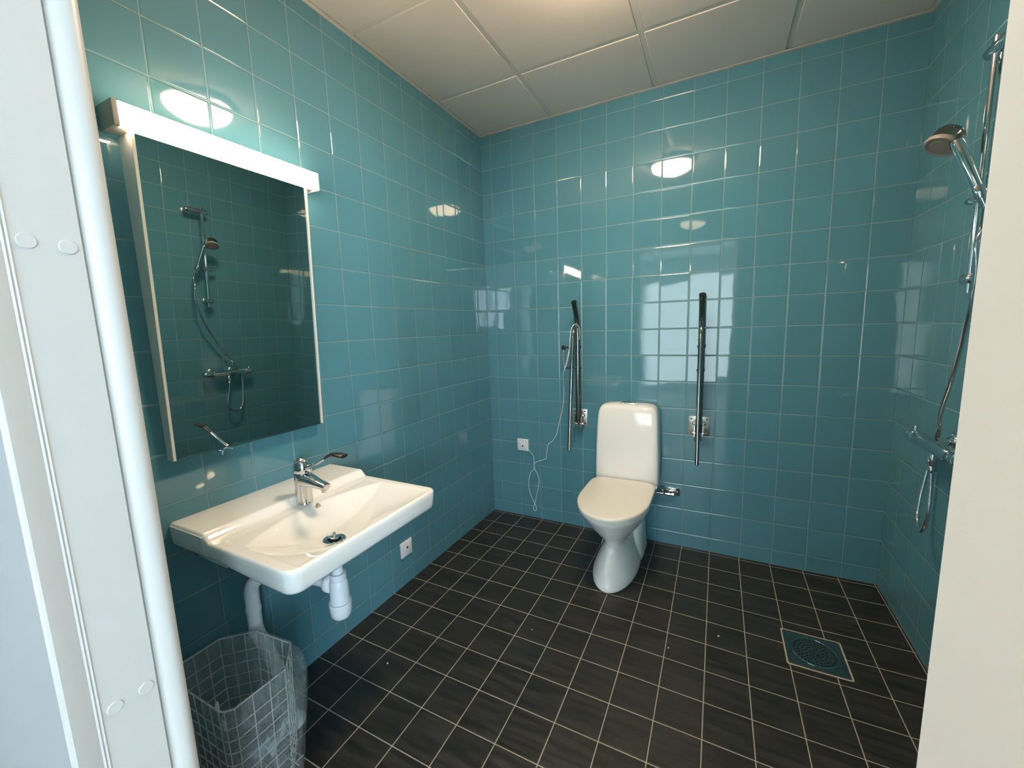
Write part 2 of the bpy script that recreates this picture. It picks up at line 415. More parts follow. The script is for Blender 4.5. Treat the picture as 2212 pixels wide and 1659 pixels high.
bm = bmnew(); box(bm, mfx(MZ0)-.012, mfx(MZ0)+.002, MY0+.006, MY1-.006, MZ0, MZ0+.0028); build('bottom_rail', bm, M_CHROME, mir, smooth=False)

LY0, LY1, LZ0, LZ1, LX = -1.920, -1.336, 1.8455, 1.906, .074
van = thing('mirror_light', 'glowing white strip lamp with grey end cap above the mirror', 'lamp', (0, .5*(LY0+LY1), LZ0))
bm = bmnew(); box(bm, 0, .058, LY0+.012, LY1-.012, LZ0+.001, LZ1+.0012, .001); build('housing', bm, M_HOUSE, van)
bm = bmnew(); box(bm, .058, LX, LY0+.012, LY1-.006, LZ0, LZ1, .004, 3); build('diffuser', bm, M_VAN, van)
bm = bmnew(); box(bm, 0, LX+.001, LY0, LY0+.012, LZ0-.0005, LZ1+.0005, .0012); build('end_cap', bm, M_CAPG, van, label='grey end cap nearest the door')
bm = bmnew(); box(bm, 0, LX+.001, LY1-.006, LY1, LZ0-.0005, LZ1+.0005, .0012); build('end_cap', bm, M_WPLAS, van, label='white end cap')

# ceiling lamp (just above the top edge of the picture; seen mirrored in the tiles)
cl = thing('ceiling_lamp', 'round glowing dome lamp mirrored in the tiles above the toilet', 'lamp', (1.065, -1.10, RH))
bm = bmnew(); lathe(bm, [(.158, 0), (.158, -.028), (.150, -.034)], (1.065, -1.10, RH), seg=48); build('base_ring', bm, M_WPLAS, cl)
bm = bmnew(); lathe(bm, [(.149, -.030)]+[(.149*math.cos(a), -.034-.062*math.sin(a)) for a in [PI/2*k/10 for k in range(10)]]+[(0, -.096)], (1.065, -1.10, RH), seg=48)
build('dome_shade', bm, M_DOME, cl)

# ================================================================== WASHBASIN
BY0, BY1, BX, ZS, ZR = -1.905, -1.338, .540, .780, .757
basin = thing('washbasin', 'white rectangular porcelain washbasin hung on the teal wall', 'washbasin', (0, .5*(BY0+BY1), .64))
YC = .5*(BY0+BY1); HYB = .5*(BY1-BY0)
def sstep(a, b, t):
    t = max(0., min(1., (t-a)/(b-a))); return t*t*(3-2*t)
def basin_z(x, y):
    z = ZS-(ZS-ZR)*sstep(.166, .197, x)
    s = (y-YC)/.248; q = y+1.652; q /= .278 if q > 0 else .217
    if abs(s) < 1 and abs(q) < 1 and x > .2:
        xb = .238+.066*s*s; xc = .350-.046*s*s; xd = xc+.094*(1-s*s)**2; xf = .531
        D = .056*(1-abs(q)**1.9)
        if x <= xb: d = 0
        elif x <= xc:
            t = (x-xb)/(xc-xb); d = D*(t**.85 if t < .94 else (.94**.85+(1-.94**.85)*sstep(.94, 1, t)))
        elif x <= xd: d = D
        elif x < xf:
            t = (x-xd)/(xf-xd); d = D*(1-t)*(1+.35*t)
        else: d = 0
        z -= d
    # faint step round the dished area
    e = min(x-.215, .527-x, y-(BY0+.030), (BY1-.030)-y)
    z -= .0022*sstep(0, .006, e)
    return z
def plan(u, v, inset=0):
    """u along x 0..1, v along y -1..1; square grid -> outline with rounded front corners"""
    x, y = u*BX, v*(HYB+(.0028 if u*BX < .172 else 0)); Rc = .032
    if x > BX-Rc and abs(y) > HYB-Rc:
        a, b = (x-(BX-Rc))/Rc, (abs(y)-(HYB-Rc))/Rc
        h = math.hypot(a, b); k = max(a, b)/h if h > 1e-9 else 1
        x = BX-Rc+Rc*a*k; y = math.copysign(HYB-Rc+Rc*b*k, y)
    return x, y
def outl(x, y):
    """distance to the front and side outline"""
    Rc = .032; ax, ay = BX-x, HYB-abs(y)
    if ax < Rc and ay < Rc: return Rc-math.hypot(Rc-ax, Rc-ay)
    return min(ax, ay)
NU, NV = 92, 96
us = [i/NU for i in range(NU+1)]; vs_ = [-1+2*j/NV for j in range(NV+1)]
# extra lines near the edge for a clean rim radius
us = sorted(set(us+[1-.002/BX, 1-.005/BX, 1-.009/BX])); vs_ = sorted(set(vs_+[s*(1-k/HYB) for s in (-1, 1) for k in (.002, .005, .009)]))
bm = bmnew(); rr = .009
grid = []
for u in us:
    row = []
    for v in vs_:
        x, y = plan(u, v); z = basin_z(x, y+YC); d = outl(x, y)
        if d < rr: z -= (rr-math.sqrt(max(0, rr*rr-(rr-d)**2)))*.9
        row.append(bm.verts.new((x, y+YC, z)))
    grid.append(row)
for i in range(len(us)-1):
    for j in range(len(vs_)-1): bm.faces.new((grid[i][j], grid[i+1][j], grid[i+1][j+1], grid[i][j+1]))
edge = [grid[i][0] for i in range(len(us))]+[grid[-1][j] for j in range(1, len(vs_))]+[grid[i][-1] for i in range(len(us)-2, -1, -1)]
# skirt: down, then in under the basin
def skirt_pt(v, dz, ins, zabs=None):
    x, y = v.co.x, v.co.y-YC
    sx = min(1, x/.02)
    ny = y*(1-ins/HYB) if True else y
    nx = x-ins*sx*(1 if x > BX-.06 else x/BX)
    z = zabs if zabs is not None else v.co.z+dz
    return Vector((max(0, nx), ny+YC, z))
def zbot(x): return .708-.016*sstep(.15, .5, x)
rows = [edge]
for ins, k in ((.0008, .25), (.002, .55), (.0035, .85), (.006, .96), (.012, 1.0)):
    rows.append([bm.verts.new(skirt_pt(v, 0, ins, v.co.z+(zbot(v.co.x)-v.co.z)*k)) for v in edge])
for a, b in zip(rows, rows[1:]):
    for k in range(len(a)-1): bm.faces.new((a[k], a[k+1], b[k+1], b[k]))
bm.faces.new(rows[-1])
# bowl underside
loft(bm, [rrect(.255, YC, .245*s, .235*s, 4, z) for s, z in ((1.0, .72), (.99, .698), (.95, .684), (.86, .676), (.70, .669), (.4, .666))], cap=False)
bm.faces.new([bm.verts.new(v) for v in rrect(.255, YC, 0.245*.4, .235*.4, 4, .666)])
box(bm, .0, .16, BY0+.055, BY1-.055, .642, .715, .006)
build('basin_body', bm, M_CER, basin, angle=50)
# seam line where the front apron meets the wall shelf
dxp, dyp = .405, -1.672; hh_ = .020
gxn = (basin_z(dxp+hh_, dyp)-basin_z(dxp-hh_, dyp))/(2*hh_); gyn = (basin_z(dxp, dyp+hh_)-basin_z(dxp, dyp-hh_))/(2*hh_)
dn = Vector((-gxn, -gyn, 1)).normalized(); dp_ = Vector((dxp, dyp, basin_z(dxp, dyp)+.0012))
bm = bmnew(); lathe(bm, [(.0325, -.003), (.0330, .0012), (.0315, .0026), (.0225, .0030), (.0208, .0012), (0, .0012)], dp_, dn, 40)
build('drain_flange', bm, M_CHROME, basin)
bm = bmnew(); lathe(bm, [(0, .0014), (.0205, .0014)], dp_, dn, 32); build('drain_opening', bm, M_DARK, basin)
bm = bmnew(); lathe(bm, [(.0150, .0016), (.0150, .0060), (.0172, .0080), (.0172, .0098), (.015, .0108), (.0045, .0112), (.0038, .0155), (.0048, .0185), (.0035, .0208), (0, .0208)], dp_, dn, 32)
build('drain_plug', bm, M_CHROME, basin)
bm = bmnew(); lathe(bm, [(.0105, -.002), (.0105, .0022), (.0092, .0028), (.0078, .0026)], (.2475, -1.604, basin_z(.2475, -1.604)+.0004), (.80, 0, .60), 28)
build('overflow_ring', bm, M_PLATE, basin)
bm = bmnew(); lathe(bm, [(0, .0024), (.0076, .0024)], (.2475, -1.604, basin_z(.2475, -1.604)+.0004), (.80, 0, .60), 24); build('overflow_hole', bm, M_GREY, basin)

# ------------------------------------------------------------------ faucet
FX, FY, FZ = .198, -1.612, ZR
tap = thing('basin_faucet', 'chrome lever faucet with long dark-gripped care lever on the washbasin', 'faucet', (FX, FY, FZ))
bm = bmnew()
lathe(bm, [(.0262, 0), (.0262, .004), (.0255, .030), (.0253, .075), (.0258, .104), (.0252, .108), (0, .108)], (FX, FY, FZ), seg=40)
# spout grows out of the body, flattens and dips to the outlet
secs = []
for t, cx, cz, hy, hz in ((0, -.004, .078, .0240, .028), (.2, .018, .082, .0240, .0255), (.45, .046, .081, .0215, .0185), (.7, .076, .077, .0185, .0130), (.9, .100, .0740, .0165, .0110), (1, .114, .0725, .0155, .0100), (1.05, .1185, .072, .0125, .0075)):
    secs.append([(FX+cx, FY+hy*math.copysign(abs(math.cos(a))**.75, math.cos(a)), FZ+cz+hz*math.copysign(abs(math.sin(a))**.75, math.sin(a))) for a in [2*PI*k/24 for k in range(24)]])
secs2 = []
for a, b in zip(secs, secs[1:]):
    for k in range(4): secs2.append([tuple(Vector(p).lerp(Vector(q), k/4)) for p, q in zip(a, b)])
secs2.append(secs[-1]); loft(bm, secs2)
build('faucet_body', bm, M_CHROME, tap, angle=45)
bm = bmnew(); lathe(bm, [(.0100, .0), (.0104, -.002), (.0104, -.011), (.0085, -.0125), (.0080, -.011), (0, -.010)], (FX+.105, FY, FZ+.065), (.06, 0, 1), 24); build('aerator', bm, M_CHROME, tap)
bm = bmnew(); lathe(bm, [(.0262, .109), (.0280, .111), (.0288, .119), (.0284, .128), (.0262, .138), (.0218, .147), (.0150, .1535), (.0075, .1565), (0, .157)], (FX-.002, FY, FZ), (.06, 0, 1), 40)
dome = build('lever_cap', bm, M_CHROME, tap)
LP = smooth_path([(FX+.006, FY, FZ+.124), (FX+.036, FY-.003, FZ+.128), (FX+.075, FY-.007, FZ+.142), (FX+.118, FY-.012, FZ+.163), (FX+.148, FY-.015, FZ+.178)], 5)
bm = bmnew(); tube(bm, LP, [.0130-.0082*min(1, i/8) for i in range(len(LP))], 14); build('lever_arm', bm, M_CHROME, tap)
bm = bmnew()
GP = smooth_path([(FX+.142, FY-.0145, FZ+.175), (FX+.158, FY-.016, FZ+.1835), (FX+.176, FY-.017, FZ+.191), (FX+.198, FY-.018, FZ+.1945), (FX+.222, FY-.019, FZ+.1945), (FX+.236, FY-.0195, FZ+.194)], 4)
n = len(GP); rings = []
for i, p in enumerate(GP):
    t = i/(n-1); wd = .0058+.0115*sstep(.42, .64, t)
    if t > .82: wd *= math.sqrt(max(.02, 1-((t-.82)/.185)**2))
    hh = .0060-.0004*sstep(.4, .7, t)
    if t > .95: hh *= .6
    sd = Vector((.06, 1, 0))
    rings.append([tuple(p+sd*wd*math.cos(a)+Vector((0, 0, 1))*hh*math.sin(a)) for a in [2*PI*k/18 for k in range(18)]])
loft(bm, rings); build('lever_grip', bm, M_GRIP, tap, label='dark plastic lever grip')

# ------------------------------------------------------------------ waste trap and pipe
TX, TY = .405, -1.672
trap = thing('bottle_trap', 'white plastic bottle trap and waste pipe under the washbasin', 'waste pipe', (TX, TY, .44))
TK, TB = .87, .446
def tz(h): return TB+(h-.377)*TK
def tp(pr_): return [(r*TK, tz(h)) for r, h in pr_]
bm = bmnew(); tube(bm, [(TX, TY, .6655), (TX, TY, tz(.525))], .0185*TK, 24); build('tail_pipe', bm, M_PIPE, trap)
bm = bmnew(); lathe(bm, tp([(.0185, .545), (.0275, .545), (.0285, .541), (.0285, .521), (.0265, .517), (.02, .517)]), (TX, TY, 0), seg=36); build('slip_nut', bm, M_PIPE, trap)
bm = bmnew(); lathe(bm, tp([(.0, .522), (.024, .522), (.0305, .512), (.0325, .498), (.0330, .430), (.0335, .424), (0, .424)]), (TX, TY, 0), seg=36); build('trap_body', bm, M_PIPE, trap)
bm = bmnew(); lathe(bm, tp([(.034, .436), (.0385, .437), (.0388, .430), (.0370, .405), (.0345, .388), (.0290, .380), (.012, .377), (0, .377)]), (TX, TY, 0), seg=36)
build('trap_cup', bm, M_PIPE, trap)
PX, PY = .060, -1.741
bm = bmnew(); d_ = Vector((-.20, -.022, 0)).normalized()
lathe(bm, [(.018, .024), (.026, .026), (.0285, .029), (.0285, .040), (.0265, .044), (.019, .045)], (TX, TY, tz(.497)), d_, 32); build('slip_nut', bm, M_PIPE, trap)
bm = bmnew()
e0 = Vector((TX, TY, tz(.497)))+d_*.03
arc = smooth_path([e0, e0+d_*.10, (.190, -1.690, .538), (.115, -1.700, .526), (.087, -1.722, .520), (.068, -1.736, .502), (PX, PY, .475)], 6)
arc += [Vector((PX, PY, .43)), Vector((PX, PY, .36)), Vector((PX+.001, PY, .335)), Vector((PX+.006, PY+.002, .318)), Vector((PX+.016, PY+.004, .300)), Vector((PX+.050, PY+.011, .235)), Vector((PX+.088, PY+.019, .150)), Vector((PX+.095, PY+.021, .118)), Vector((PX+.097, PY+.021, .06)), Vector((PX+.097, PY+.021, .002))]
tube(bm, arc, [.0180+.0035*sstep(6, 12, i) for i in range(len(arc))], 24); build('waste_pipe', bm, M_PIPE, trap)
bm = bmnew(); lathe(bm, [(.0235, .0), (.0235, .012), (.0232, .014), (.0216, .014)], (PX, PY, .405), seg=28)
build('pipe_socket', bm, M_PIPE, trap)
bm = bmnew(); lathe(bm, [(.0216, .0), (.0235, .0), (.0235, .014), (.0216, .014)], (PX, PY, .322), seg=28); build('pipe_socket', bm, M_PIPE, trap)
bm = bmnew(); lathe(bm, [(.046, 0), (.046, .004), (.040, .010), (.028, .020), (.024, .040), (.022, .041)], (PX+.097, PY+.021, 0), seg=36); build('floor_flange', bm, M_PIPE, trap)

# ================================================================== WIRE BASKET WITH BAG
RIM = [(.030, -1.985), (.030, -1.838), (.105, -1.765), (.257, -1.751), (.336, -1.822), (.333, -1.960), (.318, -1.977), (.300, -1.982)]
BCX, BCY, BZ = .184, -1.875, .360
def rim_pt(t, z, ins=0., fl=0.):
    """point on the basket outline, t in 0..1 of the perimeter; the basket tapers a little downwards"""
    n = len(RIM); seg = [math.dist(RIM[i], RIM[(i+1) % n]) for i in range(n)]; L = sum(seg); d = (t % 1)*L
    i = 0
    while d > seg[i]: d -= seg[i]; i += 1
    a, b = RIM[i], RIM[(i+1) % n]; k = d/seg[i]
    x, y = a[0]+(b[0]-a[0])*k, a[1]+(b[1]-a[1])*k
    s = .90+.10*(z/BZ)
    cx, cy = BCX-x, BCY-y; h = math.hypot(cx, cy)
    return Vector((BCX+(x-BCX)*s+cx/h*ins, BCY+(y-BCY)*s+cy/h*ins, z))
bask = thing('wire_basket', 'grey wire waste basket under the washbasin, lined with clear bag', 'waste basket', (BCX, BCY, 0))
def poly_loop(z): 
    n = len(RIM); out = []
    L = sum(math.dist(RIM[i], RIM[(i+1) % n]) for i in range(n)); acc = 0
    for i in range(n):
        out.append(rim_pt(acc/L+1e-6, z)); acc += math.dist(RIM[i], RIM[(i+1) % n])
    return out
bm = bmnew(); lp = poly_loop(BZ); tube(bm, lp+[lp[0], lp[0].lerp(lp[1], .05)], .0023, 8); build('rim_wire', bm, M_WIRE, bask)
bm = bmnew()
for z in [.004]+[BZ-.056-.0385*k for k in range(0, 8)]:
    lp = poly_loop(z); tube(bm, lp+[lp[0], lp[0].lerp(lp[1], .05)], .0015, 6)
nW = 24
n = len(RIM); segl = [math.dist(RIM[i], RIM[(i+1) % n]) for i in range(n)]; Lr = sum(segl); acc = 0
for i in range(n):
    k = max(1, round(segl[i]/.040))
    for j in range(k):
        t = (acc+segl[i]*j/k)/Lr+1e-6
        tube(bm, [rim_pt(t, BZ), rim_pt(t, BZ*.5), rim_pt(t, .004)], .0015, 6)
    acc += segl[i]
for k in range(1, 7):
    x = .045+k*.042; tube(bm, [(x, -1.955, .004), (x, -1.775, .004)], .0015, 6)
for k in range(1, 5):
    y = -1.975+k*.043; tube(bm, [(.05, y, .004), (.315, y, .004)], .0015, 6)
build('wire_grid', bm, M_WIRE, bask)
for xh in (.300, .085):
    bm = bmnew(); tube(bm, smooth_path([(xh-.006, -1.983, BZ), (xh-.005, -1.982, BZ+.018), (xh, -1.981, BZ+.025), (xh+.005, -1.982, BZ+.018), (xh+.006, -1.983, BZ)], 5), .0021, 8); build('hook', bm, M_WIRE, bask)
bm = bmnew(); box(bm, .306, .326, -1.981, -1.979, BZ-.045, BZ-.022, .0008); build('clip', bm, M_WIRE, bask)

# clear bag: inside the basket, folded over the rim, hanging loose outside
def bag_noise(a, z, s): return math.sin(a*7+z*31+s)*.5+math.sin(a*13-z*47+s*2.1)*.3+math.sin(a*23+z*19+s*.7)*.2
bm = bmnew(); NB_ = 120
prof_b = [(-.060, .018), (-.030, .016), (-.014, .030), (-.010, .09), (-.008, .16), (-.007, .22), (-.006, .28), (-.005, .33), (-.003, .357), (.0, .3645), (.004, .3640), (.008, .354), (.012, .33), (.014, .30), (.015, .25), (.014, .20), (.015, .14), (.014, .09), (.016, .045)]
rg = []
for pi_, (off, z) in enumerate(prof_b):
    row = []
    outside = pi_ >= 9
    for k in range(NB_):
        t = k/NB_; p = rim_pt(t, z, ins=-off)
        d = Vector((p.x-BCX, p.y-BCY, 0)).normalized(); a = 2*PI*t
        wob = bag_noise(a, z, 1.3 if outside else .2)
        side = max(0, d.x*.85+d.y*.35-.2)                     # the loose side bellies out towards the room
        amp = (.0045 if outside else .0045)
        q = Vector(p)
        if outside and pi_ > 10:
            q += d*(amp*wob*(.5 if d.y > .3 else 1)+side*.060*sstep(.362, .31, z)*(1-.4*sstep(.25, .05, z))); 
            q.x = max(q.x, .004); 
            if d.y < -.3: q += d*(-off*.75)
            if d.y > .3: q += d*(-off*.45)               # pulled tight on the hook side
            q.z = z+.020*math.sin(a*3+.6)*sstep(.30, .05, z)
        elif not outside and pi_ > 1 and pi_ < 8: q -= d*(abs(wob)*amp*1.6+.002)
        if abs(pi_-9) <= 1: q.z += .0012
        row.append(bm.verts.new(q))
    rg.append(row)
for a, b in zip(rg, rg[1:]):
    for k in range(NB_): bm.faces.new((a[k], a[(k+1) % NB_], b[(k+1) % NB_], b[k]))
bm.faces.new(rg[0])
tag(build('bin_liner', bm, M_BAG, angle=180), 'clear crumpled plastic bag folded over the wire basket', 'plastic bag')
# crumpled wrapper in the bag
bm = bmnew(); rnd = random.Random(3)
for sgn in (0, 1):
    pass
g = [[bm.verts.new((.215+.085*i/7+rnd.uniform(-.005, .005), -1.90+.075*j/5+.03*i/7+rnd.uniform(-.004, .004), .060+.026*math.sin(i*1.7+j)+.020*math.cos(j*2.3-i)+.075*i/7+rnd.uniform(-.006, .006))) for i in range(8)] for j in range(6)]
for j in range(5):
    for i in range(7): bm.faces.new((g[j][i], g[j][i+1], g[j+1][i+1], g[j+1][i]))
wr = tag(build('crumpled_wrapper', bm, M_PAPER, angle=10), 'crumpled white wrapper lying inside the lined wire basket', 'wrapper')
sm = wr.modifiers.new('thick', 'SOLIDIFY'); sm.thickness = .0012

# ================================================================== ALARM SWITCHES
def wall_switch(origin, nrm, label):
    """square plate with an inner frame, a rocker and a red button; nrm is the wall normal"""
    o = Vector(origin); nr = Vector(nrm); sd = Vector((0, 0, 1)).cross(nr); upv = Vector((0, 0, 1))
    t = thing('alarm_switch', label, 'switch', tuple(o))
    def pbox(bm, hw, hh, d0, d1, cx=0, cz=0, bev=.002):
        fs = box(bm, -1, 1, -1, 1, -1, 1)
        vs = list({v for f in fs for v in f.verts})
        for v in vs:
            c = v.co.copy(); v.co = o+sd*(cx+c.x*hw)+upv*(cz+c.z*hh)+nr*(d0 if c.y < 0 else d1)
        if bev: bmesh.ops.bevel(bm, geom=list({e for f in fs for e in f.edges}), offset=bev, segments=3, profile=.5, affect='EDGES', clamp_overlap=True)
    bm = bmnew(); pbox(bm, .0415, .0415, 0, .010, bev=.004); build('plate', bm, M_WPLAS, t)
    bm = bmnew(); pbox(bm, .0285, .0285, .009, .0108, bev=.0008); build('inner_frame', bm, M_GREY, t)
    bm = bmnew(); pbox(bm, .0275, .0275, .010, .0122, bev=.001); build('rocker', bm, M_WPLAS, t)
    bm = bmnew(); lathe(bm, [(.0062, 0), (.0062, .0014), (.005, .0022), (0, .0024)], o+nr*.0122+upv*.0065*(1 if nr.x > .5 else -1), nr, 24); build('red_button', bm, M_RED, t, label='round red button')
    return t
wall_switch((0, -.9455, .1955), (1, 0, 0), 'white alarm switch with red button low on the wall below the basin corner')
wall_switch((.2465, 0, .5165), (0, -1, 0), 'white alarm switch with red button on the wall behind the toilet cord')

# ================================================================== TOILET
TCX = .9665
toi = thing('toilet', 'white floor-standing toilet with closed lid and tall cistern', 'toilet', (TCX, -.33, 0))
# pedestal and bowl: overlapping lofts fused by a voxel remesh so the porcelain is one skin
bm = bmnew()
def egg(yb, yf, hw, z, yw=None, n=48, e=2.2):
    """outline: back end yb (towards the wall), front tip yf, half width hw"""
    yw = yw if yw is not None else yb-(yb-yf)*.42; out = []
    for k in range(n):
        a = 2*PI*k/n; c, s = math.cos(a), math.sin(a)
        ry = (yw-yf) if s < 0 else (yb-yw); ee = 2.0 if s < 0 else 3.2
        out.append((TCX+hw*math.copysign(abs(c)**(2/ee), c), yw+ry*math.copysign(abs(s)**(2/ee), s), z))
    return out
front = [(0, -.16, -.610, .112), (.012, -.16, -.616, .117), (.035, -.16, -.611, .114), (.075, -.165, -.584, .099), (.120, -.17, -.540, .081), (.155, -.175, -.514, .070), (.182, -.175, -.505, .067), (.204, -.175, -.512, .072), (.235, -.175, -.536, .092), (.270, -.175, -.572, .117), (.308, -.175, -.610, .140), (.345, -.172, -.643, .159), (.372, -.17, -.666, .171), (.389, -.17, -.675, .176), (.398, -.17, -.675, .176)]
loft(bm, [egg(yb, yf, hw, z) for z, yb, yf, hw in front])
loft(bm, [rrect(TCX, -.165+dy, hw, hy, 4, z) for z, hw, hy, dy in ((0, .116, .150, 0), (.02, .121, .155, 0), (.05, .118, .150, 0), (.11, .112, .135, .010), (.20, .107, .118, .028), (.28, .112, .118, .030), (.34, .138, .125, .026), (.377, .166, .132, .022), (.398, .172, .138, .020))])
bwl = build('bowl', bm, M_CER, toi, angle=60)
rm = bwl.modifiers.new('fuse', 'REMESH'); rm.mode = 'VOXEL'; rm.voxel_size = .0040; rm.use_smooth_shade = True
sm = bwl.modifiers.new('smooth', 'SMOOTH'); sm.iterations = 12; sm.factor = .5
# cistern
bm = bmnew(); rings = []
for z, hw, y0, y1, e in ((.401, .170, -.140, -.006, 7), (.403, .1775, -.146, -.003, 8), (.42, .1800, -.150, -.002, 8), (.52, .1790, -.149, -.002, 8), (.62, .1765, -.146, -.002, 8), (.70, .1735, -.143, -.002, 8), (.77, .1700, -.139, -.002, 7.5), (.805, .1665, -.136, -.002, 7), (.830, .1600, -.132, -.003, 6), (.845, .1500, -.126, -.006, 5), (.853, .1360, -.117, -.012, 4.5), (.858, .1100, -.104, -.024, 4), (.861, .070, -.088, -.040, 3.5)):
    rings.append(rrect(TCX+.001, .5*(y0+y1), hw, .5*(y1-y0), e, z, 64))
loft(bm, rings); build('cistern', bm, M_CER, toi, angle=60)
bm = bmnew(); box(bm, TCX-.040, TCX+.040, -.086, -.046, .8595, .8635, .0015); build('flush_surround', bm, M_CHROME, toi)
for x0, x1 in ((-.036, -.001), (.001, .036)):
    bm = bmnew(); box(bm, TCX+x0, TCX+x1, -.082, -.050, .8625, .8660, .0012); build('flush_button', bm, M_STEEL, toi)
# seat ring and lid
def lid_outline(k_, z, n=72):
    out = []; yb, ym, yf, hw = -.158, -.420, -.692, .181
    for k in range(n):
        a = 2*PI*k/n; c, s = math.cos(a), math.sin(a)
        if s < 0: x, y = hw*math.copysign(abs(c)**(2/2.05), c), ym+(ym-yf)*(-1)*abs(s)**(2/2.05)
        else: x, y = (hw-.005*s)*math.copysign(abs(c)**(2/7), c), ym+(yb-ym)*abs(s)**(2/7)
        cx, cy = TCX, -.43
        out.append((cx+x*k_, cy+(y-cy)*k_, z))
    return out
bm = bmnew(); loft(bm, [lid_outline(.960, .3985), lid_outline(.978, .3995), lid_outline(.982, .403), lid_outline(.980, .4105), lid_outline(.965, .4115)]); build('seat', bm, M_SEAT, toi, angle=50)
bm = bmnew(); loft(bm, [lid_outline(.975, .4125), lid_outline(.996, .4135), lid_outline(1.0, .417), lid_outline(.998, .4245), lid_outline(.990, .4285), lid_outline(.975, .4300), lid_outline(.92, .4310), lid_outline(.75, .4325), lid_outline(.4, .4340), lid_outline(.15, .4345)]); build('lid', bm, M_SEAT, toi, angle=50)
bm = bmnew(); box(bm, TCX-.174, TCX+.176, -.158, -.120, .390, .4005, .003); build('hinge_deck', bm, M_CER, toi)

# stop valve on the wall
val = thing('stop_valve', 'chrome stop valve on a wall plate right of the toilet', 'valve', (1.197, 0, .335))
bm = bmnew(); box(bm, 1.143, 1.252, -.006, 0, .310, .354, .003); box(bm, 1.143, 1.252, -.012, 0, .349, .357, .002); build('wall_plate', bm, M_CHROME, val)
for x in (1.156, 1.240):
    bm = bmnew(); lathe(bm, [(.0062, .006), (.0062, .009), (.004, .011), (0, .011)], (x, 0, .331), (0, -1, 0), 16); build('screw', bm, M_DARK if x < 0 else M_STEEL, val)
bm = bmnew()
lathe(bm, [(.008, -.034), (.0095, -.032), (.0095, -.022), (.007, -.020), (.007, -.012), (.0098, -.010), (.0098, .002), (.0075, .004), (.0075, .016), (.010, .018), (.010, .026), (.006, .028)], (1.196, -.026, .322), (1, 0, 0), 20)
tube(bm, [(1.197, -.004, .325), (1.197, -.030, .323)], .009, 16)
lathe(bm, [(.006, .0), (.006, .012), (.0085, .013), (.0085, .021), (0, .022)], (1.190, -.026, .326), (0, 0, 1), 16)
build('valve_body', bm, M_CHROME, val)
bm = bmnew(); tube(bm, smooth_path([(1.166, -.026, .322), (1.150, -.0265, .322), (1.138, -.027, .322), (1.126, -.028, .322)], 5), .0042, 12); build('supply_pipe', bm, M_CHROME, val)

